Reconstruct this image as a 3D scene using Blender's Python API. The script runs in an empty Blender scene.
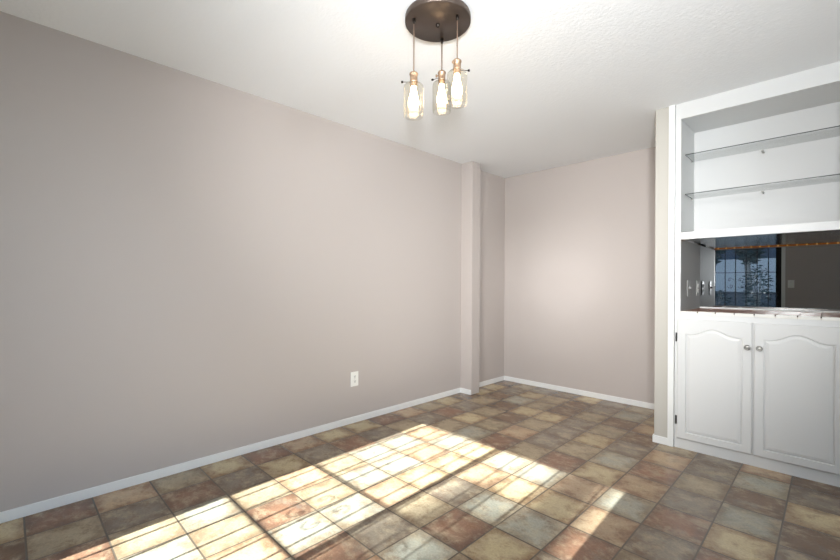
import bpy, bmesh, math, random
from mathutils import Vector, Matrix
random.seed(7)
S = bpy.context.scene
C = S.collection
PI = math.pi

# ------------------------------------------------------------------ camera
cam = bpy.data.cameras.new('camera')
cam.sensor_width = 36.0
cam.lens = 412.69 / 840 * 36
cam.shift_y = 4.643 / 840
cam.clip_start = 0.02
co = bpy.data.objects.new('camera', cam)
C.objects.link(co)
co.matrix_world = (Matrix.Translation((0, 0, 1.148)) @ Matrix.Rotation(math.radians(44.988), 4, 'Z')
                   @ Matrix.Rotation(PI / 2, 4, 'X') @ Matrix.Rotation(0.00489, 4, 'Z'))
S.camera = co

# ------------------------------------------------------------------ light
SLOPE, TANE = 0.0556, 0.643          # sun: sideways drift and height per metre into the room
w = bpy.data.worlds.new('world'); S.world = w
w.use_nodes = True
nt = w.node_tree; nt.nodes.clear()
wo = nt.nodes.new('ShaderNodeOutputWorld'); bg = nt.nodes.new('ShaderNodeBackground')
tcw = nt.nodes.new('ShaderNodeTexCoord'); spw = nt.nodes.new('ShaderNodeSeparateXYZ'); rw = nt.nodes.new('ShaderNodeValToRGB')
rw.color_ramp.elements[0].position = 0.0; rw.color_ramp.elements[0].color = (0.66, 0.73, 0.80, 1)
rw.color_ramp.elements[1].position = 0.6; rw.color_ramp.elements[1].color = (0.34, 0.48, 0.72, 1)
bg.inputs['Strength'].default_value = 3.0
nt.links.new(tcw.outputs['Generated'], spw.inputs[0]); nt.links.new(spw.outputs[2], rw.inputs[0])
nt.links.new(rw.outputs[0], bg.inputs['Color']); nt.links.new(bg.outputs[0], wo.inputs['Surface'])

sun = bpy.data.lights.new('sun', 'SUN')
sun.energy = 20.0; sun.angle = math.radians(0.45); sun.color = (0.98, 0.98, 1.0)
so = bpy.data.objects.new('sun', sun); C.objects.link(so)
so.location = (1, -8, 8)
so.rotation_euler = Vector((-SLOPE, 1.0, -TANE)).to_track_quat('-Z', 'Y').to_euler()

def area(name, loc, aim, sx, sy, power, col):
    l = bpy.data.lights.new(name, 'AREA'); l.shape = 'RECTANGLE'; l.size = sx; l.size_y = sy
    l.energy = power; l.color = col
    o = bpy.data.objects.new(name, l); C.objects.link(o); o.location = loc
    o.rotation_euler = (Vector(aim) - Vector(loc)).to_track_quat('-Z', 'Y').to_euler()
    return o
area('window_fill', (3.05, 1.2, 1.45), (0, 1.6, 1.2), 1.6, 1.2, 16, (0.93, 0.96, 1.0))  # added fill lamp just outside the unseen right-hand window
def spot(name, loc, aim, deg, power, col, blend=1.0, rad=0.05):
    l = bpy.data.lights.new(name, 'SPOT'); l.spot_size = math.radians(deg); l.spot_blend = blend; l.energy = power
    l.color = col; l.shadow_soft_size = rad
    o = bpy.data.objects.new(name, l); C.objects.link(o); o.location = loc
    o.rotation_euler = (Vector(aim) - Vector(loc)).to_track_quat('-Z', 'Y').to_euler()
spot('ceiling_fill', (0.3, -0.3, 1.35), (-1.95, 3.3, 2.44), 84, 300, (0.95, 0.98, 1.0), 1.0, 0.12)  # added lamp, no real fixture; brightens the ceiling
spot('rear_fill', (-0.45, -0.5, 2.22), (-1.95, 4.2, 0.75), 56, 290, (1.0, 0.99, 0.97), 1.0, 0.3)  # added high behind the camera to lift the back wall and pillar
spot('side_fill', (1.9, 0.9, 1.15), (-2.8, 1.9, 1.30), 54, 185, (0.97, 0.99, 1.0), 1.0, 0.4)  # unseen lamp added to brighten the middle of the left wall
spot('back_wall_fill', (0.45, -0.35, 1.5), (-2.06, 4.25, 1.17), 11, 150, (0.97, 0.99, 1.0))  # added beam: core of the glow that sun off the floor would give
spot('back_wall_fill', (0.45, -0.35, 1.5), (-2.06, 4.25, 1.17), 20, 170, (0.97, 0.99, 1.0))  # wider added beam softening the edge of that glow

S.view_settings.view_transform = 'Standard'
S.view_settings.look = 'None'
S.view_settings.gamma = 1.0
S.view_settings.exposure = 0.68
S.view_settings.use_curve_mapping = False

# ------------------------------------------------------------------ materials
def lin(c):
    return tuple(((v / 255) / 12.92 if v / 255 <= 0.04045 else (((v / 255) + 0.055) / 1.055) ** 2.4) for v in c) + (1,)

def mat(name, rgb, rough=0.5, metal=0.0, spec=0.5, bump=None, var=0.0, vscale=3.0, emit=None, estr=0):
    m = bpy.data.materials.new(name); m.use_nodes = True
    n = m.node_tree.nodes; L = m.node_tree.links; b = n['Principled BSDF']
    b.inputs['Base Color'].default_value = lin(rgb)
    b.inputs['Roughness'].default_value = rough
    b.inputs['Metallic'].default_value = metal
    b.inputs['Specular IOR Level'].default_value = spec
    tc = n.new('ShaderNodeTexCoord')
    if var:
        ns = n.new('ShaderNodeTexNoise'); ns.inputs['Scale'].default_value = vscale; ns.inputs['Detail'].default_value = 4
        mx = n.new('ShaderNodeMix'); mx.data_type = 'RGBA'
        c = lin(rgb)
        mx.inputs[6].default_value = tuple(v * (1 - var) for v in c[:3]) + (1,)
        mx.inputs[7].default_value = tuple(min(1, v * (1 + var)) for v in c[:3]) + (1,)
        L.new(tc.outputs['Object'], ns.inputs['Vector']); L.new(ns.outputs['Fac'], mx.inputs[0])
        L.new(mx.outputs[2], b.inputs['Base Color'])
    if bump:
        sc, st, dist = bump
        nb = n.new('ShaderNodeTexNoise'); nb.inputs['Scale'].default_value = sc; nb.inputs['Detail'].default_value = 3
        bp = n.new('ShaderNodeBump'); bp.inputs['Strength'].default_value = st; bp.inputs['Distance'].default_value = dist
        L.new(tc.outputs['Object'], nb.inputs['Vector']); L.new(nb.outputs['Fac'], bp.inputs['Height'])
        L.new(bp.outputs[0], b.inputs['Normal'])
    if emit:
        b.inputs['Emission Color'].default_value = lin(emit); b.inputs['Emission Strength'].default_value = estr
    return m

def clear_glass(name, tint=(255, 255, 255), gloss=1.0, rough=0.0, ior=1.5):
    m = bpy.data.materials.new(name); m.use_nodes = True
    n = m.node_tree.nodes; L = m.node_tree.links; n.clear()
    o = n.new('ShaderNodeOutputMaterial'); t = n.new('ShaderNodeBsdfTransparent'); g = n.new('ShaderNodeBsdfGlossy')
    f = n.new('ShaderNodeLayerWeight'); f.inputs['Blend'].default_value = 0.5
    pw = n.new('ShaderNodeMath'); pw.operation = 'POWER'; pw.inputs[1].default_value = 4.0
    mu = n.new('ShaderNodeMath'); mu.operation = 'MULTIPLY_ADD'; mu.inputs[1].default_value = 0.7 * gloss; mu.inputs[2].default_value = 0.04 * gloss
    mx = n.new('ShaderNodeMixShader')
    t.inputs['Color'].default_value = lin(tint); g.inputs['Roughness'].default_value = rough
    L.new(f.outputs['Facing'], pw.inputs[0]); L.new(pw.outputs[0], mu.inputs[0]); L.new(mu.outputs[0], mx.inputs[0])
    L.new(t.outputs[0], mx.inputs[1]); L.new(g.outputs[0], mx.inputs[2]); L.new(mx.outputs[0], o.inputs['Surface'])
    return m

M = {}
M['wall'] = mat('taupe_wall_paint', (184, 175, 170), 0.55, spec=0.35, bump=(260, 0.12, 0.002))
M['greige'] = mat('light_greige_paint', (184, 180, 172), 0.55, spec=0.35, bump=(260, 0.12, 0.002))
M['ceiling'] = mat('textured_ceiling_paint', (238, 239, 240), 0.8, spec=0.2, bump=(60, 0.35, 0.005))
M['trim'] = mat('white_trim_paint', (228, 228, 226), 0.4, spec=0.4)
M['cabinet'] = mat('white_cabinet_paint', (214, 214, 213), 0.38, spec=0.4)
M['cabinet_in'] = mat('white_cabinet_interior', (212, 212, 211), 0.5, spec=0.3)
M['recess'] = mat('grey_recess_paint', (158, 158, 156), 0.6, spec=0.3)
M['hinge'] = mat('aged_dark_metal', (58, 56, 52), 0.45, 0.7)
M['pewter'] = mat('pewter', (150, 148, 143), 0.3, 0.85, bump=(160, 0.3, 0.001))
M['plate'] = mat('white_plastic', (238, 236, 230), 0.35)
M['plate_grey'] = mat('grey_plastic', (150, 150, 148), 0.4)
M['plate_slot'] = mat('grey_slot', (70, 68, 66), 0.6)  # dark grey of the plug slots
M['brown_tile'] = mat('brown_counter_tile', (160, 112, 90), 0.34, spec=0.3, var=0.18, vscale=14)
M['grout_light'] = mat('pale_grout', (200, 192, 182), 0.7)
M['grout_dark'] = mat('dark_joint', (80, 68, 60), 0.8)
M['bullnose'] = mat('white_counter_edge', (226, 224, 218), 0.35)
M['mirror'] = mat('tinted_mirror', (134, 136, 137), 0.0, 1.0)
M['under_mirror'] = mat('satin_mirror_panel', (205, 205, 205), 0.12, 1.0)
M['rope'] = mat('amber_rope_tube', (176, 112, 48), 0.25, 0.0, emit=(255, 150, 60), estr=0.22)
M['rope_bulb'] = mat('amber_rope_bulb', (240, 190, 120), 0.3, emit=(255, 190, 110), estr=1.1)
M['bronze'] = mat('oil_rubbed_bronze', (80, 69, 62), 0.34, 0.55)
M['dark_screw'] = mat('dark_bronze_fitting', (36, 30, 26), 0.35, 0.8)
M['brass'] = mat('antique_brass', (150, 126, 104), 0.4, 0.6)
M['cord'] = mat('brown_cord', (104, 84, 70), 0.7)
M['shade_glass'] = clear_glass('clear_lamp_glass', (252, 251, 248), 0.9, 0.02)
M['bulb'] = mat('glowing_bulb_glass', (255, 240, 215), 0.3, emit=(255, 226, 184), estr=14.0)
M['pane'] = clear_glass('window_pane_glass', (245, 250, 250), 1.0)
M['shelf_glass'] = clear_glass('shelf_glass', (244, 245, 245), 0.25)
M['shelf_edge'] = mat('dark_glass_edge', (74, 78, 76), 0.15)
M['black_frame'] = mat('black_aluminium', (24, 24, 25), 0.4, 0.3)
M['bar'] = mat('black_iron_bar', (26, 28, 32), 0.5, 0.4)
M['concrete'] = mat('patio_concrete', (176, 174, 170), 0.85, var=0.08, vscale=4)
M['bark'] = mat('pale_bark', (150, 150, 150), 0.85, var=0.3, vscale=12)
M['leaf'] = mat('blue_green_needles', (74, 92, 96), 0.7, var=0.3, vscale=6)
M['fence'] = mat('weathered_fence', (112, 120, 132), 0.85, var=0.15, vscale=5)
M['soil'] = mat('yard_ground', (150, 146, 138), 0.95, var=0.2, vscale=2)

def floor_material():
    m = bpy.data.materials.new('slate_look_floor_tile'); m.use_nodes = True
    n = m.node_tree.nodes; L = m.node_tree.links; b = n['Principled BSDF']
    def N(t, **k):
        x = n.new(t)
        for a, v in k.items(): setattr(x, a, v)
        return x
    def math_(op, a, bb=None, clamp=False):
        x = N('ShaderNodeMath', operation=op, use_clamp=clamp)
        for i, v in enumerate((a, bb)):
            if v is None: continue
            if isinstance(v, (int, float)): x.inputs[i].default_value = v
            else: L.new(v, x.inputs[i])
        return x.outputs[0]
    def noise(scale, detail=5, rough=0.6, vec=None, dist=0.0):
        x = N('ShaderNodeTexNoise'); x.inputs['Scale'].default_value = scale
        x.inputs['Detail'].default_value = detail; x.inputs['Roughness'].default_value = rough
        x.inputs['Distortion'].default_value = dist
        L.new(vec, x.inputs['Vector']); return x.outputs['Fac']
    def mix(f, a, bb, blend='MIX'):
        x = N('ShaderNodeMix', data_type='RGBA', blend_type=blend)
        for i, v in ((0, f), (6, a), (7, bb)):
            if isinstance(v, (int, float)): x.inputs[i].default_value = v
            elif isinstance(v, tuple): x.inputs[i].default_value = v
            else: L.new(v, x.inputs[i])
        return x.outputs[2]
    def ramp(v, lo, hi):
        x = N('ShaderNodeMapRange'); x.inputs['From Min'].default_value = lo; x.inputs['From Max'].default_value = hi
        x.interpolation_type = 'SMOOTHSTEP'
        L.new(v, x.inputs['Value']); return x.outputs[0]
    tc = N('ShaderNodeTexCoord'); sp = N('ShaderNodeSeparateXYZ'); L.new(tc.outputs['Object'], sp.inputs[0])
    at = N('ShaderNodeAttribute', attribute_name='tile_colour'); ae = N('ShaderNodeAttribute', attribute_name='edge_colour')
    # position inside a tile
    ux = math_('DIVIDE', math_('SUBTRACT', sp.outputs[0], X0), PX)
    uy = math_('DIVIDE', math_('SUBTRACT', sp.outputs[1], Y0), PY)
    cell = N('ShaderNodeCombineXYZ')
    fx = math_('FLOOR', ux); fy = math_('FLOOR', uy)
    L.new(math_('MULTIPLY', fx, 7.31), cell.inputs[0]); L.new(math_('MULTIPLY', fy, 3.77), cell.inputs[1])
    L.new(math_('ADD', math_('MULTIPLY', fx, 1.7), math_('MULTIPLY', fy, 5.1)), cell.inputs[2])
    va = N('ShaderNodeVectorMath', operation='ADD'); L.new(tc.outputs['Object'], va.inputs[0]); L.new(cell.outputs[0], va.inputs[1])
    vec = va.outputs[0]
    ex = math_('SUBTRACT', 0.5, math_('ABSOLUTE', math_('SUBTRACT', math_('FRACT', ux), 0.5)))
    ey = math_('SUBTRACT', 0.5, math_('ABSOLUTE', math_('SUBTRACT', math_('FRACT', uy), 0.5)))
    edge = math_('MINIMUM', ex, ey)
    wob = math_('MULTIPLY', math_('SUBTRACT', noise(9, 5, 0.65, vec), 0.5), 0.75)
    centre = ramp(math_('ADD', edge, wob), -0.02, 0.30)
    col = mix(centre, ae.outputs['Color'], at.outputs['Color'])
    streak = N('ShaderNodeMapping'); streak.inputs['Scale'].default_value = (1.0, 1.35, 1.0); streak.inputs['Rotation'].default_value = (0, 0, 0.5)
    L.new(vec, streak.inputs['Vector'])
    s1 = ramp(noise(9, 9, 0.74, streak.outputs[0], 0.25), 0.44, 0.66)
    col = mix(math_('MULTIPLY', s1, 0.42), col, lin((190, 172, 140)))
    s2 = ramp(noise(13, 9, 0.76, vec, 0.2), 0.49, 0.68)
    col = mix(math_('MULTIPLY', s2, 0.5), col, lin((106, 74, 48)))
    s3 = ramp(noise(6, 6, 0.7, streak.outputs[0], 0.4), 0.54, 0.75)
    col = mix(math_('MULTIPLY', s3, 0.45), col, lin((108, 104, 96)))
    fine = noise(90, 4, 0.7, vec)
    fm = math_('ADD', 0.62, math_('MULTIPLY', fine, 0.76))
    cf = N('ShaderNodeCombineXYZ'); [L.new(fm, cf.inputs[i]) for i in range(3)]
    col = mix(1.0, col, cf.outputs[0], 'MULTIPLY')
    g = ramp(edge, 0.008, 0.020)
    col = mix(g, lin((88, 78, 66)), col)
    L.new(col, b.inputs['Base Color'])
    rg = math_('ADD', 0.17, math_('MULTIPLY', fine, 0.12))
    L.new(rg, b.inputs['Roughness'])
    b.inputs['Specular IOR Level'].default_value = 0.5
    bp = N('ShaderNodeBump'); bp.inputs['Strength'].default_value = 0.35; bp.inputs['Distance'].default_value = 0.003
    h = math_('ADD', math_('MULTIPLY', g, 0.6), math_('MULTIPLY', noise(30, 5, 0.6, vec), 0.5))
    L.new(h, bp.inputs['Height']); L.new(bp.outputs[0], b.inputs['Normal'])
    return m
X0, PX, Y0, PY = -2.813, 0.2405, 0.325, 0.263

# ------------------------------------------------------------------ mesh helpers
def bm_box(bm, x0, x1, y0, y1, z0, z1, bevel=0.0, mi=0):
    r = bmesh.ops.create_cube(bm, size=1.0)
    for v in r['verts']:
        v.co = Vector(((x0 + x1) / 2 + v.co.x * (x1 - x0), (y0 + y1) / 2 + v.co.y * (y1 - y0), (z0 + z1) / 2 + v.co.z * (z1 - z0)))
    fs = set(f for v in r['verts'] for f in v.link_faces)
    for f in fs: f.material_index = mi
    if bevel:
        es = set(e for v in r['verts'] for e in v.link_edges)
        q = bmesh.ops.bevel(bm, geom=list(es), offset=bevel, segments=2, affect='EDGES', profile=0.5)
        for f in q['faces']: f.material_index = mi

def bm_lathe(bm, prof, cx=0, cy=0, seg=32, M4=None, mi=0, cap=True):
    """prof: list of (radius, z). Revolved about the z axis, then moved by M4."""
    rings = []
    for r, z in prof:
        ring = []
        if r < 1e-6:
            v = bm.verts.new((cx, cy, z)); ring = [v]
        else:
            for k in range(seg):
                a = 2 * PI * k / seg
                ring.append(bm.verts.new((cx + r * math.cos(a), cy + r * math.sin(a), z)))
        rings.append(ring)
    allv = [v for r in rings for v in r]
    for a, b in zip(rings, rings[1:]):
        if len(a) == 1 and len(b) == 1: continue
        for k in range(seg):
            k2 = (k + 1) % seg
            if len(a) == 1: f = bm.faces.new((a[0], b[k], b[k2]))
            elif len(b) == 1: f = bm.faces.new((a[k], b[0], a[k2]))
            else: f = bm.faces.new((a[k], b[k], b[k2], a[k2]))
            f.smooth = True; f.material_index = mi
    if cap:
        for r in (rings[0], rings[-1]):
            if len(r) > 1:
                f = bm.faces.new(r); f.material_index = mi
    if M4 is not None:
        for v in allv: v.co = M4 @ v.co

def bm_tube(bm, pts, r, seg=10):
    pts = [Vector(p) for p in pts]
    rings = []
    up = None
    for i, p in enumerate(pts):
        t = (pts[min(i + 1, len(pts) - 1)] - pts[max(i - 1, 0)]).normalized()
        if up is None: up = Vector((0, 0, 1)) if abs(t.z) < 0.9 else Vector((1, 0, 0))
        a = t.cross(up).normalized(); b = a.cross(t).normalized(); up = b
        rr = r[i] if isinstance(r, (list, tuple)) else r
        rings.append([bm.verts.new(p + a * rr * math.cos(2 * PI * k / seg) + b * rr * math.sin(2 * PI * k / seg)) for k in range(seg)])
    for a, b in zip(rings, rings[1:]):
        for k in range(seg):
            f = bm.faces.new((a[k], a[(k + 1) % seg], b[(k + 1) % seg], b[k])); f.smooth = True
    bm.faces.new(rings[0]); bm.faces.new(rings[-1])

def obj(name, bm, mats, parent=None, normals=True):
    if normals: bmesh.ops.recalc_face_normals(bm, faces=bm.faces)
    me = bpy.data.meshes.new(name); bm.to_mesh(me); bm.free()
    for m in (mats if isinstance(mats, (list, tuple)) else [mats]): me.materials.append(m)
    o = bpy.data.objects.new(name, me); C.objects.link(o)
    if parent is not None:
        o.parent = parent
        o.matrix_parent_inverse = Matrix.Translation(-Vector(parent.location))
    return o

def box(name, x0, x1, y0, y1, z0, z1, m, parent=None, bevel=0.0):
    bm = bmesh.new(); bm_box(bm, x0, x1, y0, y1, z0, z1, bevel); return obj(name, bm, m, parent)

def struct(o): o['kind'] = 'structure'; return o

def thing(name, loc, label, cat, group=None, kind=None):
    o = bpy.data.objects.new(name, None); C.objects.link(o); o.location = loc; o.empty_display_size = 0.1
    if label: o['label'] = label; o['category'] = cat
    if group: o['group'] = group
    if kind: o['kind'] = kind
    return o

def tag(o, label, cat, group=None, kind=None):
    o['label'] = label; o['category'] = cat
    if group: o['group'] = group
    if kind: o['kind'] = kind
    return o

# ------------------------------------------------------------------ room
XL, YB, H = -2.806, 4.252, 2.44
XR, YR = 2.9, -0.64
YS = 3.369                      # face of the cabinet wall
T = 0.12

# floor: one sheet; each printed tile has its own colour
COL = {  # centre colour, rim colour
    'G': ((150, 147, 132), (128, 114, 94)),
    'D': ((128, 115, 99), (106, 90, 75)),
    'B': ((128, 94, 73), (104, 78, 62)),
    'K': ((110, 86, 66), (92, 71, 54)),
    'T': ((168, 142, 112), (128, 98, 74)),
    'Y': ((176, 158, 122), (128, 102, 74)),
    'M': ((148, 132, 106), (120, 101, 78)),
}
TILES = {
    -2: 'YKBMTDGYTBMDG', -1: 'BMBTGTBDMGTKD', 0: 'TDMGTMDYTBMGK', 1: 'MBGMTDGTBMDTG',
    2: 'YDMBGBTMDGBYD', 3: 'BYTMGDGMTKDMB', 4: 'TDMGTMBYDMGTK', 5: 'YBGGYDGGBMDGY',
    6: 'YDGTYTYYTDBMG', 7: 'BMTGYGGTGBYDM', 8: 'TDMGBMBYTDGKM', 9: 'MBYMTDMGBMKYD',
    10: 'YDMKMDYDTDGDB', 11: 'KMKYYDMKMDTKG', 12: 'YKGMKMKTDBMYD', 13: 'YDYMKDGMBTDGK', 14: 'KMDKYDMDYKMTB'}
rt = random.Random(3)
bm = bmesh.new()
lay = bm.faces.layers.int.new('t')
keys = []
xs = [XL - T] + [X0 + PX * i for i in range(0, 24) if XL - T < X0 + PX * i < XR + T] + [XR + T]
ys = [YR - T] + [Y0 + PY * j for j in range(-4, 16) if YR - T < Y0 + PY * j < YB + T] + [YB + T]
grid = [[bm.verts.new((x, y, 0)) for x in xs] for y in ys]
for j in range(len(ys) - 1):
    for i in range(len(xs) - 1):
        f = bm.faces.new((grid[j][i], grid[j][i + 1], grid[j + 1][i + 1], grid[j + 1][i]))
        c = math.floor(((xs[i] + xs[i + 1]) / 2 - X0) / PX); r = math.floor(((ys[j] + ys[j + 1]) / 2 - Y0) / PY)
        row = TILES.get(r, 'GDBKTYMDMBTYG')
        keys.append(row[c] if 0 <= c < len(row) else rt.choice('GDBKTYM'))
flo = struct(obj('floor', bm, floor_material(), normals=False))
me = flo.data
a1 = me.attributes.new('tile_colour', 'FLOAT_COLOR', 'FACE'); a2 = me.attributes.new('edge_colour', 'FLOAT_COLOR', 'FACE')
for i, k in enumerate(keys):
    j = 1.12 + rt.uniform(-0.12, 0.12)
    for a, cc in ((a1, COL[k][0]), (a2, COL[k][1])):
        v = lin(cc); a.data[i].color = (v[0] * j, v[1] * j, v[2] * j, 1)
bpy.context.view_layer.update()
struct(box('floor_slab', XL - T, XR + T, YR - T, YB + T, -0.12, -0.004, M['concrete']))

struct(box('ceiling', XL - T, XR + T, YR - T, YB + T, H, H + 0.1, M['ceiling']))
struct(box('wall_left', XL - T, XL, YR - T, YB + T, 0, H, M['wall']))
struct(box('wall_back', XL, XR + T, YB, YB + T, 0, H, M['wall']))
struct(box('wall_pillar', XL, -2.658, 3.423, 3.563, 0, H, M['wall'], bevel=0.004))

# cabinet wall: stub left of the cabinet, its return, and the wall to the right
CX0, CX1 = -0.796, 0.090
bm = bmesh.new()
bm_box(bm, -0.925, -0.836, YS, YS + 0.09, 0, H, 0.003)
bm_box(bm, -0.925, -0.836, YS + 0.09, YB, 0, H)
struct(obj('wall_stub', bm, M['greige']))
struct(box('wall_front', 0.130, XR + T, YS, YS + 0.12, 0, H, M['wall']))

# right wall with window opening
WY0, WY1, WZ0, WZ1 = 0.4, 2.0, 0.9, 2.05
bm = bmesh.new()
bm_box(bm, XR, XR + T, YR - T, WY0, 0, H); bm_box(bm, XR, XR + T, WY1, YS, 0, H)
bm_box(bm, XR, XR + T, WY0, WY1, 0, WZ0); bm_box(bm, XR, XR + T, WY0, WY1, WZ1, H)
struct(obj('wall_right', bm, M['wall']))
win = thing('window_1', (XR, (WY0 + WY1) / 2, WZ0), None, None, kind='structure')
bm = bmesh.new()
for (a, b, c, d) in ((WY0, WY0 + .05, WZ0, WZ1), (WY1 - .05, WY1, WZ0, WZ1), (WY0, WY1, WZ0, WZ0 + .05), (WY0, WY1, WZ1 - .05, WZ1), (1.18, 1.22, WZ0, WZ1)):
    bm_box(bm, XR + 0.02, XR + 0.08, a, b, c, d)
obj('window_frame', bm, M['trim'], win)
box('window_pane', XR + 0.045, XR + 0.051, WY0 + .05, WY1 - .05, WZ0 + .05, WZ1 - .05, M['pane'], win)

# rear wall with the patio door opening
DX0, DX1, DZ = -2.27, -0.567, 2.10
bm = bmesh.new()
bm_box(bm, XL, DX0, YR - T, YR, 0, H); bm_box(bm, DX1, XR, YR - T, YR, 0, H); bm_box(bm, DX0, DX1, YR - T, YR, DZ, H)
struct(obj('wall_rear', bm, M['wall']))
door = thing('door_1', ((DX0 + DX1) / 2, YR, 0), None, None, kind='structure')
bm = bmesh.new()
y0, y1 = YR - 0.085, YR - 0.035
bm_box(bm, DX0, -2.214, y0, y1, 0, DZ); bm_box(bm, -0.636, DX1, y0, YR, 0, DZ)
bm_box(bm, DX0, DX1, y0, y1, 2.035, DZ); bm_box(bm, DX0, DX1, y0, y1, 0, 0.05)
bm_box(bm, -1.500, -1.462, y0, y1, 0, DZ)
obj('door_frame', bm, M['black_frame'], door)
box('door_pane', -2.214, -1.500, YR - .063, YR - .058, .05, 2.035, M['pane'], door)
box('door_pane', -1.462, -0.636, YR - .063, YR - .058, .05, 2.035, M['pane'], door)
box('door_handle', -0.622, -0.597, YR + .0, YR + .035, 0.90, 1.06, M['black_frame'], door, bevel=0.006)
# casing round the door
bm = bmesh.new()
bm_box(bm, DX1, DX1 + .045, YR, YR + .015, 0, DZ + .05); bm_box(bm, DX0 - .045, DX0, YR, YR + .015, 0, DZ + .05)
bm_box(bm, DX0, DX1, YR, YR + .015, DZ, DZ + .05)
struct(obj('trim_2', bm, M['trim']))

# security bars in front of the patio door
YG = YR - 0.11
bm = bmesh.new()
bx = [-2.155 + 0.142 * k for k in range(11)]
for x in bx:
    bm_box(bm, x - .006, x + .006, YG - .006, YG + .006, 0.02, 2.08)
for z in (0.04, 1.028, 1.376, 2.08):
    bm_box(bm, -2.23, -0.62, YG - .007, YG + .007, z - .004, z + .004)
for i in range(0, 10):
    if i in (2, 3, 6, 7):          # scrolls between the two rails
        xm = bx[i] + .071
        for sgn in (1, -1):
            pts = []
            for k in range(26):
                a = k / 25 * 2.2 * PI; rr = 0.045 * (1 - 0.75 * k / 25)
                pts.append((xm + sgn * 0.02 * (1 - k / 25) + sgn * (rr * math.cos(a) - 0.02) * 0.8, YG, 1.20 + sgn * (0.055 + rr * math.sin(a) * 0.8)))
            bm_tube(bm, pts, 0.0035, 6)
sg = obj('security_bars', bm, M['bar'])
sg['kind'] = 'structure'

# baseboards
BH, BT = 0.053, 0.009
def bb(name, segs):
    bm = bmesh.new()
    for s in segs: bm_box(bm, *s, 0, BH, 0.003)
    return struct(obj(name, bm, M['trim']))
bb('baseboard_left', [(XL, XL + BT, YR, 3.423), (XL, XL + BT, 3.563, YB)])
bb('baseboard_pillar', [(XL + BT, -2.658, 3.423 - BT, 3.423)])
bb('baseboard_back', [(XL + BT, -0.925, YB - BT, YB)])
bb('baseboard_stub', [(-0.925 - BT, -0.836, YS - BT, YS), (-0.925 - BT, -0.925, YS, YB - BT)])
bb('baseboard_front', [(0.130, XR, YS - BT, YS)])
bb('baseboard_rear', [(DX1 + .045, XR, YR, YR + BT)])

# white casing strip round the built-in
bm = bmesh.new()
bm_box(bm, -0.836, -0.798, YS - 0.012, YS + 0.02, 0, H, 0.002)
bm_box(bm, 0.092, 0.130, YS - 0.012, YS + 0.02, 0, H, 0.002)
struct(obj('trim_1', bm, M['trim']))

# ------------------------------------------------------------------ base cabinet
XI0, XI1 = -0.762, 0.056      # inside faces of the stiles
YF = YS + 0.004               # face frame
YMIR = 3.98
cab = thing('base_cabinet', (-0.353, YS + 0.3, 0), 'white painted built-in lower cabinet with two arched-panel doors, under the tiled counter', 'cabinet')
bm = bmesh.new()
bm_box(bm, CX0, XI0, YF, YF + .02, 0, 0.952); bm_box(bm, XI1, CX1, YF, YF + .02, 0, 0.952)
bm_box(bm, XI0, XI1, YF, YF + .02, 0, 0.085); bm_box(bm, XI0, XI1, YF, YF + .02, 0.895, 0.952)
bm_box(bm, -0.372, -0.340, YF, YF + .02, 0.085, 0.895)
obj('face_frame', bm, M['cabinet'], cab)
bm = bmesh.new()
bm_box(bm, CX0, CX0 + .016, YF + .02, YMIR, 0, 0.94); bm_box(bm, CX1 - .016, CX1, YF + .02, YMIR, 0, 0.94)
bm_box(bm, CX0 + .016, CX1 - .016, YMIR - .01, YMIR, 0, 0.94); bm_box(bm, CX0 + .016, CX1 - .016, YF + .02, YMIR - .01, 0.06, 0.075)
obj('carcass', bm, M['cabinet_in'], cab)

def panel_door(x0, x1, z0, z1, px0, px1, pz0, zs, rise, name):
    """Slab door with a cathedral-arched raised panel; front at y=yf."""
    yf = YS - 0.015; yb = YF - 0.0005
    n = 28
    def outline(d):
        pts = []
        a, b = px0 + d, px1 - d
        pts.append((a, pz0 + d)); pts.append((b, pz0 + d))
        for k in range(n + 1):
            t = 1 - k / n
            x = a + (b - a) * t
            u = abs(2 * t - 1)
            z = zs + rise * 0.5 * (1 + math.cos(PI * min(1, u / 0.82))) - d
            pts.append((x, z))
        return pts
    def outer(ins):
        a, b, lo, hi = x0 + ins, x1 - ins, z0 + ins, z1 - ins
        pts = [(a, lo), (b, lo)]
        for k in range(n + 1): pts.append((b - (b - a) * k / n, hi))
        return pts
    loops = [(outer(0), yb), (outer(0), yf + .004), (outer(.004), yf), (outline(-.002), yf), (outline(.001), yf + .010), (outline(.004), yf + .010),
             (outline(.009), yf + .006), (outline(.020), yf + .0035), (outline(.022), yf + .0025)]
    bm = bmesh.new(); R = []
    for pts, y in loops: R.append([bm.verts.new((x, y, z)) for x, z in pts])
    m = len(R[0])
    for a, b in zip(R, R[1:]):
        for k in range(m):
            bm.faces.new((a[k], a[(k + 1) % m], b[(k + 1) % m], b[k]))
    bm.faces.new(R[-1]); bm.faces.new(R[0])
    return obj(name, bm, M['cabinet'], cab)

def knob(x, z, parent):
    bm = bmesh.new()
    Mx = Matrix.Translation((x, YS - 0.015, z)) @ Matrix.Rotation(PI / 2, 4, 'X')
    bm_lathe(bm, [(0.010, 0), (0.010, .003), (0.0055, .005), (0.0055, .012), (0.010, .015), (0.0165, .019), (0.0175, .023), (0.0155, .027),
                  (0.012, .0285), (0.011, .0275), (0.007, .0295), (0, .0305)], seg=28, M4=Mx)
    o = obj('knob', bm, M['pewter'], parent); o['label'] = 'round pewter knob'
    return o

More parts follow.
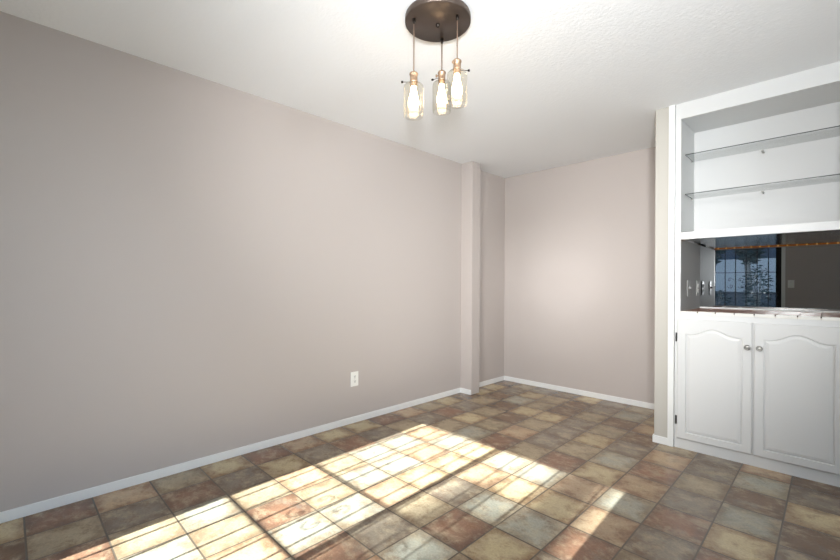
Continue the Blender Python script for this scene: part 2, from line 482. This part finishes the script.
def hinge(x, z, parent):
    bm = bmesh.new()
    bm_tube(bm, [(x, YS - .012, z - .028), (x, YS - .012, z + .028)], 0.0048, 10)
    bm_lathe(bm, [(0, -.033), (.003, -.031), (.0048, -.028)], x, YS - .012, 10, Matrix.Translation((0, 0, z)), cap=False)
    bm_lathe(bm, [(.0048, .028), (.003, .031), (0, .033)], x, YS - .012, 10, Matrix.Translation((0, 0, z)), cap=False)
    bm_box(bm, min(x, x), x + .012 if x < -.3 else x, YS - .002, YS + .003, z - .025, z + .025) if x < -.3 else bm_box(bm, x - .012, x, YS - .002, YS + .003, z - .025, z + .025)
    o = obj('hinge', bm, M['hinge'], parent); o['label'] = 'dark metal hinge'
    return o
for (x0, x1, px0, px1, kx, hx) in ((-0.777, -0.3615, -0.724, -0.411, -0.383, -0.783), (-0.3515, 0.064, -0.302, 0.012, -0.323, 0.070)):
    d = panel_door(x0, x1, 0.074, 0.915, px0, px1, 0.122, 0.811, 0.042, 'door')
    for ob in (knob(kx, 0.757, d), hinge(hx, 0.786, d), hinge(hx, 0.201, d)):
        pass

# ------------------------------------------------------------------ tiled counter
ct = thing('countertop', (-0.353, YS, 0.952), 'brown glazed tile counter with a white edge, on top of the white lower cabinet', 'countertop')
bm = bmesh.new(); bm_box(bm, XI0, XI1, YF + .026, YMIR, 0.952, 0.966)
obj('grout_bed', bm, M['grout_light'], ct)
bm = bmesh.new()
tw = (XI1 - XI0) / 8
for i in range(8):
    for j in range(6):
        xa = XI0 + tw * i; ya = YF + .026 + (YMIR - YF - .026) / 6 * j
        bm_box(bm, xa + .0015, xa + tw - .0015, ya + .0015, ya + (YMIR - YF - .026) / 6 - .0015, 0.964, 0.969, 0.001)
obj('tiled_top', bm, M['brown_tile'], ct)
bm = bmesh.new()
for i in range(8):
    xa = XI0 + tw * i
    bm_box(bm, xa + .001, xa + tw - .001, YF - .002, YF + .025, 0.950, 0.971, 0.003)
obj('edge_tile', bm, M['bullnose'], ct)
bm = bmesh.new(); bm_box(bm, XI0, XI1, YF, YF + .025, 0.951, 0.9695)
obj('edge_joint', bm, M['grout_light'], ct)
for i in range(1, 8):
    box('edge_joint_mark', XI0 + tw * i - .003, XI0 + tw * i + .003, YF - .0025, YF + .003, 0.962, 0.9712, M['grout_dark'], ct)

# ------------------------------------------------------------------ recess sides, mirrors
ZR = 1.477                     # underside of the upper section
bm = bmesh.new(); bm_box(bm, XI0 - .03, XI0, YF + .02, YMIR + .01, 0.966, ZR)
p = tag(obj('side_panel', bm, M['recess']), 'grey side panel at the left end of the mirrored recess above the counter', 'panel')
bm = bmesh.new(); bm_box(bm, XI1, XI1 + .03, YF + .02, YMIR + .01, 0.966, ZR)
p = tag(obj('side_panel', bm, M['recess']), 'grey side panel at the right end of the mirrored recess, by the picture edge', 'panel')
tag(box('wall_mirror', XI0, XI1, YMIR, YMIR + .006, 0.966, 1.52, M['mirror']),
    'dark tinted mirror at the back of the recess, reflecting the barred patio door', 'mirror')
tag(box('mirror_backsplash', XI0, XI1, YMIR - .012, YMIR - .0005, 0.969, 0.981, M['trim'], bevel=.002),
    'thin white strip where the tiled counter meets the mirror', 'strip')

# ------------------------------------------------------------------ upper display unit
YU = 3.77
up = thing('display_cabinet', (-0.353, YS + .2, 1.49), 'white open display unit with glass shelves, built in above the mirrored recess', 'cabinet')
bm = bmesh.new()
bm_box(bm, CX0, XI0, YF, YF + .02, 0.952, H); bm_box(bm, XI1, CX1, YF, YF + .02, 0.952, H)
bm_box(bm, XI0, XI1, YF - .003, YF + .02, 2.330, H)
bm_box(bm, XI0, XI1, YF - .003, YF + .02, ZR, 1.527)
obj('face_frame', bm, M['cabinet'], up)
bm = bmesh.new(); bm_box(bm, CX0, XI0, YF + .02, YU, ZR + .002, H); obj('side', bm, M['cabinet_in'], up)
bm = bmesh.new(); bm_box(bm, XI1, CX1, YF + .02, YU, ZR + .002, H); obj('side', bm, M['cabinet_in'], up)
box('back', CX0, CX1, YU, YU + .012, 1.50, H, M['cabinet_in'], up)
box('top', XI0, XI1, YF + .02, YU, 2.335, 2.353, M['cabinet_in'], up)
box('bottom', XI0, XI1, YF + .02, YMIR + .006, 1.508, 1.522, M['cabinet_in'], up)
o = box('reflective_underside', XI0, XI1, YF + .046, YMIR - .001, 1.488, 1.507, M['under_mirror'], up)
o['label'] = 'grey reflective underside panel'
rp = thing('rope_light', (XI0, YF + .033, 1.49), 'amber beaded rope light under the rail above the mirrored recess', 'light')
bm = bmesh.new(); bm_tube(bm, [(XI0 + .002, YF + .033, 1.4915), (XI1 - .002, YF + .033, 1.4915)], .0105, 12)
obj('tube', bm, M['rope'], rp)
for k in range(14):
    x = XI0 + .03 + k * .0585
    bm = bmesh.new()
    bm_lathe(bm, [(0, -.013), (.009, -.009), (.0125, 0), (.009, .009), (0, .013)], 0, 0, 12,
             Matrix.Translation((x, YF + .034, 1.4925)) @ Matrix.Rotation(PI / 2, 4, 'Y'))
    obj('light_bead', bm, M['rope_bulb'], rp)

def glass_shelf(z, label):
    t = thing('glass_shelf', (-0.353, 3.57, z), label, 'shelf', 'glass shelves in the white display unit')
    bm = bmesh.new(); bm_box(bm, XI0 + .003, XI1 - .003, 3.474, 3.700, z - .003, z + .003)
    bm.normal_update()
    for f in bm.faces: f.material_index = 1 if f.normal.y < -.5 or abs(f.normal.x) > .5 else 0
    obj('glass_pane', bm, [M['shelf_glass'], M['shelf_edge']], t)
    for x in (XI0, -0.353, XI1 - .012):
        ya = 3.70 if x == -0.353 else 3.665
        bm = bmesh.new(); bm_box(bm, x, x + .012, ya, ya + .012 if x != -0.353 else YU, z - .012, z - .0032, .001)
        obj('bracket', bm, M['pewter'], t)
    return t
glass_shelf(2.098, 'clear glass shelf with dark front edge, the upper one in the display unit')
glass_shelf(1.813, 'clear glass shelf with dark front edge, the lower one in the display unit')

# ------------------------------------------------------------------ outlets and switches
def plate(loc, rot, kind, label, cat, group=None, pm='plate'):
    """A wall plate lying in its local xz-plane, facing local -y."""
    t = thing('wall_outlet' if kind == 'outlet' else 'light_switch', (0, 0, 0), label, cat, group)
    bm = bmesh.new(); bm_box(bm, -.038, .038, -.006, 0, -.06, .06, .0025)
    obj('cover_plate', bm, M[pm], t)
    if kind == 'outlet':
        for z in (-.02, .02):
            bm = bmesh.new()
            bm_lathe(bm, [(.0165, 0), (.0165, .0025), (.0155, .003), (0, .003)], seg=24, M4=Matrix.Translation((0, -.0055, z)) @ Matrix.Rotation(PI / 2, 4, 'X'))
            s = obj('socket', bm, M['plate'], t)
            bm = bmesh.new()
            bm_box(bm, -.0078, -.0048, -.0092, -.0084, z - .002, z + .008); bm_box(bm, .0048, .0078, -.0092, -.0084, z - .002, z + .008)
            bm_lathe(bm, [(.0032, 0), (.0032, .0008), (0, .0008)], seg=12, M4=Matrix.Translation((0, -.0084, z - .008)) @ Matrix.Rotation(PI / 2, 4, 'X'))
            sl = obj('slots', bm, M['plate_slot'], t); sl['label'] = 'dark plug slots'
    else:
        bm = bmesh.new(); bm_box(bm, -.005, .005, -.02, -.005, -.003, .012, .002)
        obj('toggle', bm, M[pm], t)
    for z in ((0,) if kind == 'outlet' else (-.03, .03)):
        bm = bmesh.new()
        bm_lathe(bm, [(.003, 0), (.003, .001), (0, .0014)], seg=12, M4=Matrix.Translation((0, -.006, z)) @ Matrix.Rotation(PI / 2, 4, 'X'))
        obj('screw', bm, M['pewter'], t)
    t.location = loc; t.rotation_euler = (0, 0, rot)
    return t
plate((XL, 2.041, 0.363), PI / 2, 'outlet', 'white duplex outlet on the taupe left wall above the baseboard', 'outlet')
plate((XI0, 3.595, 1.13), PI / 2, 'switch', 'grey plate with a toggle switch on the recess side panel, nearest the front edge', 'switch', pm='plate_grey')
plate((XI0, 3.885, 1.13), PI / 2, 'outlet', 'grey outlet plate on the recess side panel, next to the mirror', 'outlet', pm='plate_grey')
plate((-0.455, YR, 1.186), PI, 'switch', 'white switch plate right of the patio door, seen only in the mirror', 'switch')

# ------------------------------------------------------------------ pendant cluster
zc = 2.403
pen = thing('pendant_light', (-1.345, 1.458, H), 'bronze ceiling light with three clear glass pendants on brown cords', 'ceiling light')
bm = bmesh.new()
bm_lathe(bm, [(0, H), (.148, H), (.1555, H - .006), (.1575, H - .012), (.1575, zc + .004), (.1545, zc), (0, zc)], -1.345, 1.458, 64, cap=False)
obj('canopy', bm, M['bronze'], pen)
bm = bmesh.new()
bm_lathe(bm, [(.0085, zc), (.0085, zc - .004), (.006, zc - .006), (.006, zc - .013), (.003, zc - .016), (0, zc - .016)], -1.350, 1.464, 20)
o = obj('centre_nut', bm, M['dark_screw'], pen); o['label'] = 'dark nut in the middle of the canopy'

def pendant(px, py, ztop, knob_dir, knob_z, key_dir):
    # socket top at ztop
    bm = bmesh.new(); bm_lathe(bm, [(.0075, zc), (.0075, zc - .012), (.0045, zc - .022), (.0025, zc - .024)], px, py, 16)
    o = obj('cord_grip', bm, M['dark_screw'], pen)
    bm = bmesh.new(); bm_tube(bm, [(px, py, zc - .02), (px, py, ztop)], .0028, 8)
    obj('cord', bm, M['cord'], pen)
    bm = bmesh.new()
    bm_lathe(bm, [(.003, ztop + .010), (.006, ztop + .004), (.012, ztop), (.0185, ztop - .003), (.0205, ztop - .007), (.0205, ztop - .012),
                  (.0178, ztop - .014), (.0178, ztop - .040), (.0195, ztop - .042), (.0195, ztop - .049), (.0175, ztop - .050), (.0175, ztop - .066), (.012, ztop - .068), (.012, ztop - .075)], px, py, 28)
    s = obj('lamp_socket', bm, M['brass'], pen); s['label'] = 'antique brass socket'
    # key switch on the socket
    kd = Vector((math.cos(key_dir), math.sin(key_dir), 0))
    bm = bmesh.new(); c0 = Vector((px, py, ztop - .022))
    bm_tube(bm, [c0 + kd * .017, c0 + kd * .026], .003, 8); bm_tube(bm, [c0 + kd * .026, c0 + kd * .031], .0075, 12)
    obj('switch_key', bm, M['brass'], pen)
    # clamp screws that hold the glass
    for sgn in (1,):
        d = Vector((math.cos(knob_dir), math.sin(knob_dir), 0)) * sgn
        bm = bmesh.new(); c1 = Vector((px, py, ztop - knob_z))
        bm_tube(bm, [c1 + d * .017, c1 + d * .050], .0016, 8); bm_tube(bm, [c1 + d * .050, c1 + d * .059], .0052, 12)
        obj('thumb_screw', bm, M['dark_screw'], pen)
    # clear glass shade: open cylinder with a narrow shouldered neck
    zt = ztop - .050
    prof = [(.0225, zt), (.0235, zt - .004), (.030, zt - .007), (.041, zt - .010), (.0465, zt - .017), (.048, zt - .028), (.048, zt - .112), (.0475, zt - .142), (.0455, zt - .160)]
    inner = [(r - .0025, z) for r, z in prof][::-1]
    bm = bmesh.new(); bm_lathe(bm, prof + inner, px, py, 40, cap=False)
    o = obj('glass_shade', bm, M['shade_glass'], pen); o['label'] = 'clear glass shade'
    # teardrop bulb
    zb = ztop - .068
    bm = bmesh.new()
    bm_lathe(bm, [(.012, zb), (.0125, zb - .006), (.014, zb - .020), (.0185, zb - .042), (.0235, zb - .062), (.0255, zb - .078), (.023, zb - .092), (.016, zb - .103), (.008, zb - .108), (0, zb - .109)], px, py, 28)
    o = obj('light_bulb', bm, M['bulb'], pen); o['label'] = 'glowing warm bulb'

pendant(-1.403, 1.355, 2.151, PI + PI / 4, .046, -0.9)
pendant(-1.417, 1.568, 2.240, PI + .25, .030, PI + .6)
pendant(-1.241, 1.479, 2.197, 0.785, .050, -1.5)

# ------------------------------------------------------------------ outdoors, seen through the door
struct(box('patio', -6, 4, -6.0, YR - T, -0.12, -0.02, M['concrete']))
struct(box('yard', -16, 12, -30, -6.0, -0.14, -0.04, M['soil']))

def tree(loc, trunk_h, r0, crown, nleaf, size, label, seed, group=None, lean=0.0):
    rr = random.Random(seed)
    x, y = loc
    t = thing('tree', (x, y, -.04), label, 'tree', group)
    bm = bmesh.new()
    pts = [(x + lean * k + rr.uniform(-.02, .02), y, -.04 + trunk_h * k / 6) for k in range(7)]
    bm_tube(bm, pts, [r0 * (1 - .11 * k) for k in range(7)], 10)
    obj('trunk', bm, M['bark'], t)
    (cx, cz, rx, rz) = crown
    bm = bmesh.new()
    for k in range(nleaf):
        while True:
            a, b, c = rr.uniform(-1, 1), rr.uniform(-1, 1), rr.uniform(-1, 1)
            if a * a + b * b + c * c < 1: break
        p = Vector((x + cx + a * rx, y + b * rx, cz + c * rz))
        q = Matrix.Rotation(rr.uniform(0, 6.28), 3, 'Z') @ Matrix.Rotation(rr.uniform(-.9, .9), 3, 'X')
        s = size * rr.uniform(.6, 1.3)
        vs = [bm.verts.new(p + q @ Vector(v) * s) for v in ((-1, 0, 0), (0, -.05, -.35), (1, 0, 0), (0, .05, .35))]
        bm.faces.new(vs)
    obj('foliage', bm, M['leaf'], t, normals=False)['kind'] = 'stuff'
    return t
tree((-0.04, -22.0), 9.5, .16, (0, 8.9, .62, 6.6), 9000, .10, 'tall narrow poplar rising beyond the yard fence', 11)
tree((0.42, -23.6), 10.0, .13, (0, 10.5, .25, 7.8), 15000, .09, 'tall very slim poplar beside the other one beyond the fence', 12)
rb = random.Random(5)
kinds = ['with a thick pale trunk', 'with a slim pale trunk', 'with a leaning trunk']
for k in range(10):
    x = -8.6 + k * 1.28 + rb.uniform(-.06, .06)
    tree((x, -11.5 + rb.uniform(-.6, .6)), 3.2, rb.uniform(.06, .17), (0, 3.35 + rb.uniform(-.1, .1), .54, 1.35), 1200, .15,
         'tree with a pale trunk and dense dark crown in the row beyond the patio', 30 + k, 'row of trees beyond the patio', rb.uniform(-.03, .03))
for k in range(8):
    x = -7.4 + k * 1.12 + rb.uniform(-.08, .08); hgt = rb.uniform(.5, 1.05)
    rr = random.Random(80 + k); t = thing('shrub', (x, -9.6, -.04), 'low dark shrub in front of the tree row beyond the patio', 'shrub', 'shrubs beyond the patio')
    bm = bmesh.new()
    for q in range(6):
        a = q / 6 * 2 * PI; bm_tube(bm, [(x, -9.6, -.04), (x + .1 * math.cos(a), -9.6 + .1 * math.sin(a), hgt), (x + .25 * math.cos(a), -9.6 + .25 * math.sin(a), hgt * 1.8)], [.02, .015, .006], 6)
    obj('stem', bm, M['bark'], t)['kind'] = 'stuff'
    bm = bmesh.new()
    for q in range(420):
        a = rr.uniform(0, 2 * PI); e = rr.uniform(-1, 1); rad = rr.uniform(.3, 1) ** .5
        p = Vector((x + .42 * rad * math.cos(a) * math.sqrt(1 - e * e), -9.6 + .4 * rad * math.sin(a), hgt + e * hgt * rad))
        R3 = Matrix.Rotation(rr.uniform(0, 6.28), 3, 'Z') @ Matrix.Rotation(rr.uniform(-1.4, 1.4), 3, 'X'); sz = rr.uniform(.04, .09)
        bm.faces.new([bm.verts.new(p + R3 @ Vector(v) * sz) for v in ((-1, 0, 0), (0, 0, -.4), (1, 0, 0), (0, 0, .4))])
    obj('foliage', bm, M['leaf'], t, normals=False)['kind'] = 'stuff'
struct(box('fence', -12, 8, -15.05, -15.0, -.04, 0.9, M['fence']))

hs = thing('neighbour_house', (-4.0, -17.5, -.04), 'pale house with slate blue upper storey behind the tree row, seen in the mirror', 'house')
box('lower_wall', -12, 4.5, -20, -17, -.04, 2.45, mat('pale_siding', (222, 226, 232), 0.8, var=.1, vscale=2), hs)
box('upper_wall', -12, 4.5, -20, -17.05, 2.45, 5.2, mat('slate_siding', (86, 98, 116), 0.8), hs)
bm = bmesh.new()
vs = [bm.verts.new(v) for v in ((-12.3, -20.3, 5.2), (4.8, -20.3, 5.2), (4.8, -16.7, 5.2), (-12.3, -16.7, 5.2), (-12.3, -18.5, 6.3), (4.8, -18.5, 6.3))]
for f in ((0, 1, 2, 3), (0, 1, 5, 4), (3, 2, 5, 4), (0, 3, 4), (1, 2, 5)): bm.faces.new([vs[q] for q in f])
obj('roof', bm, mat('dark_roof', (62, 60, 60), 0.9), hs)
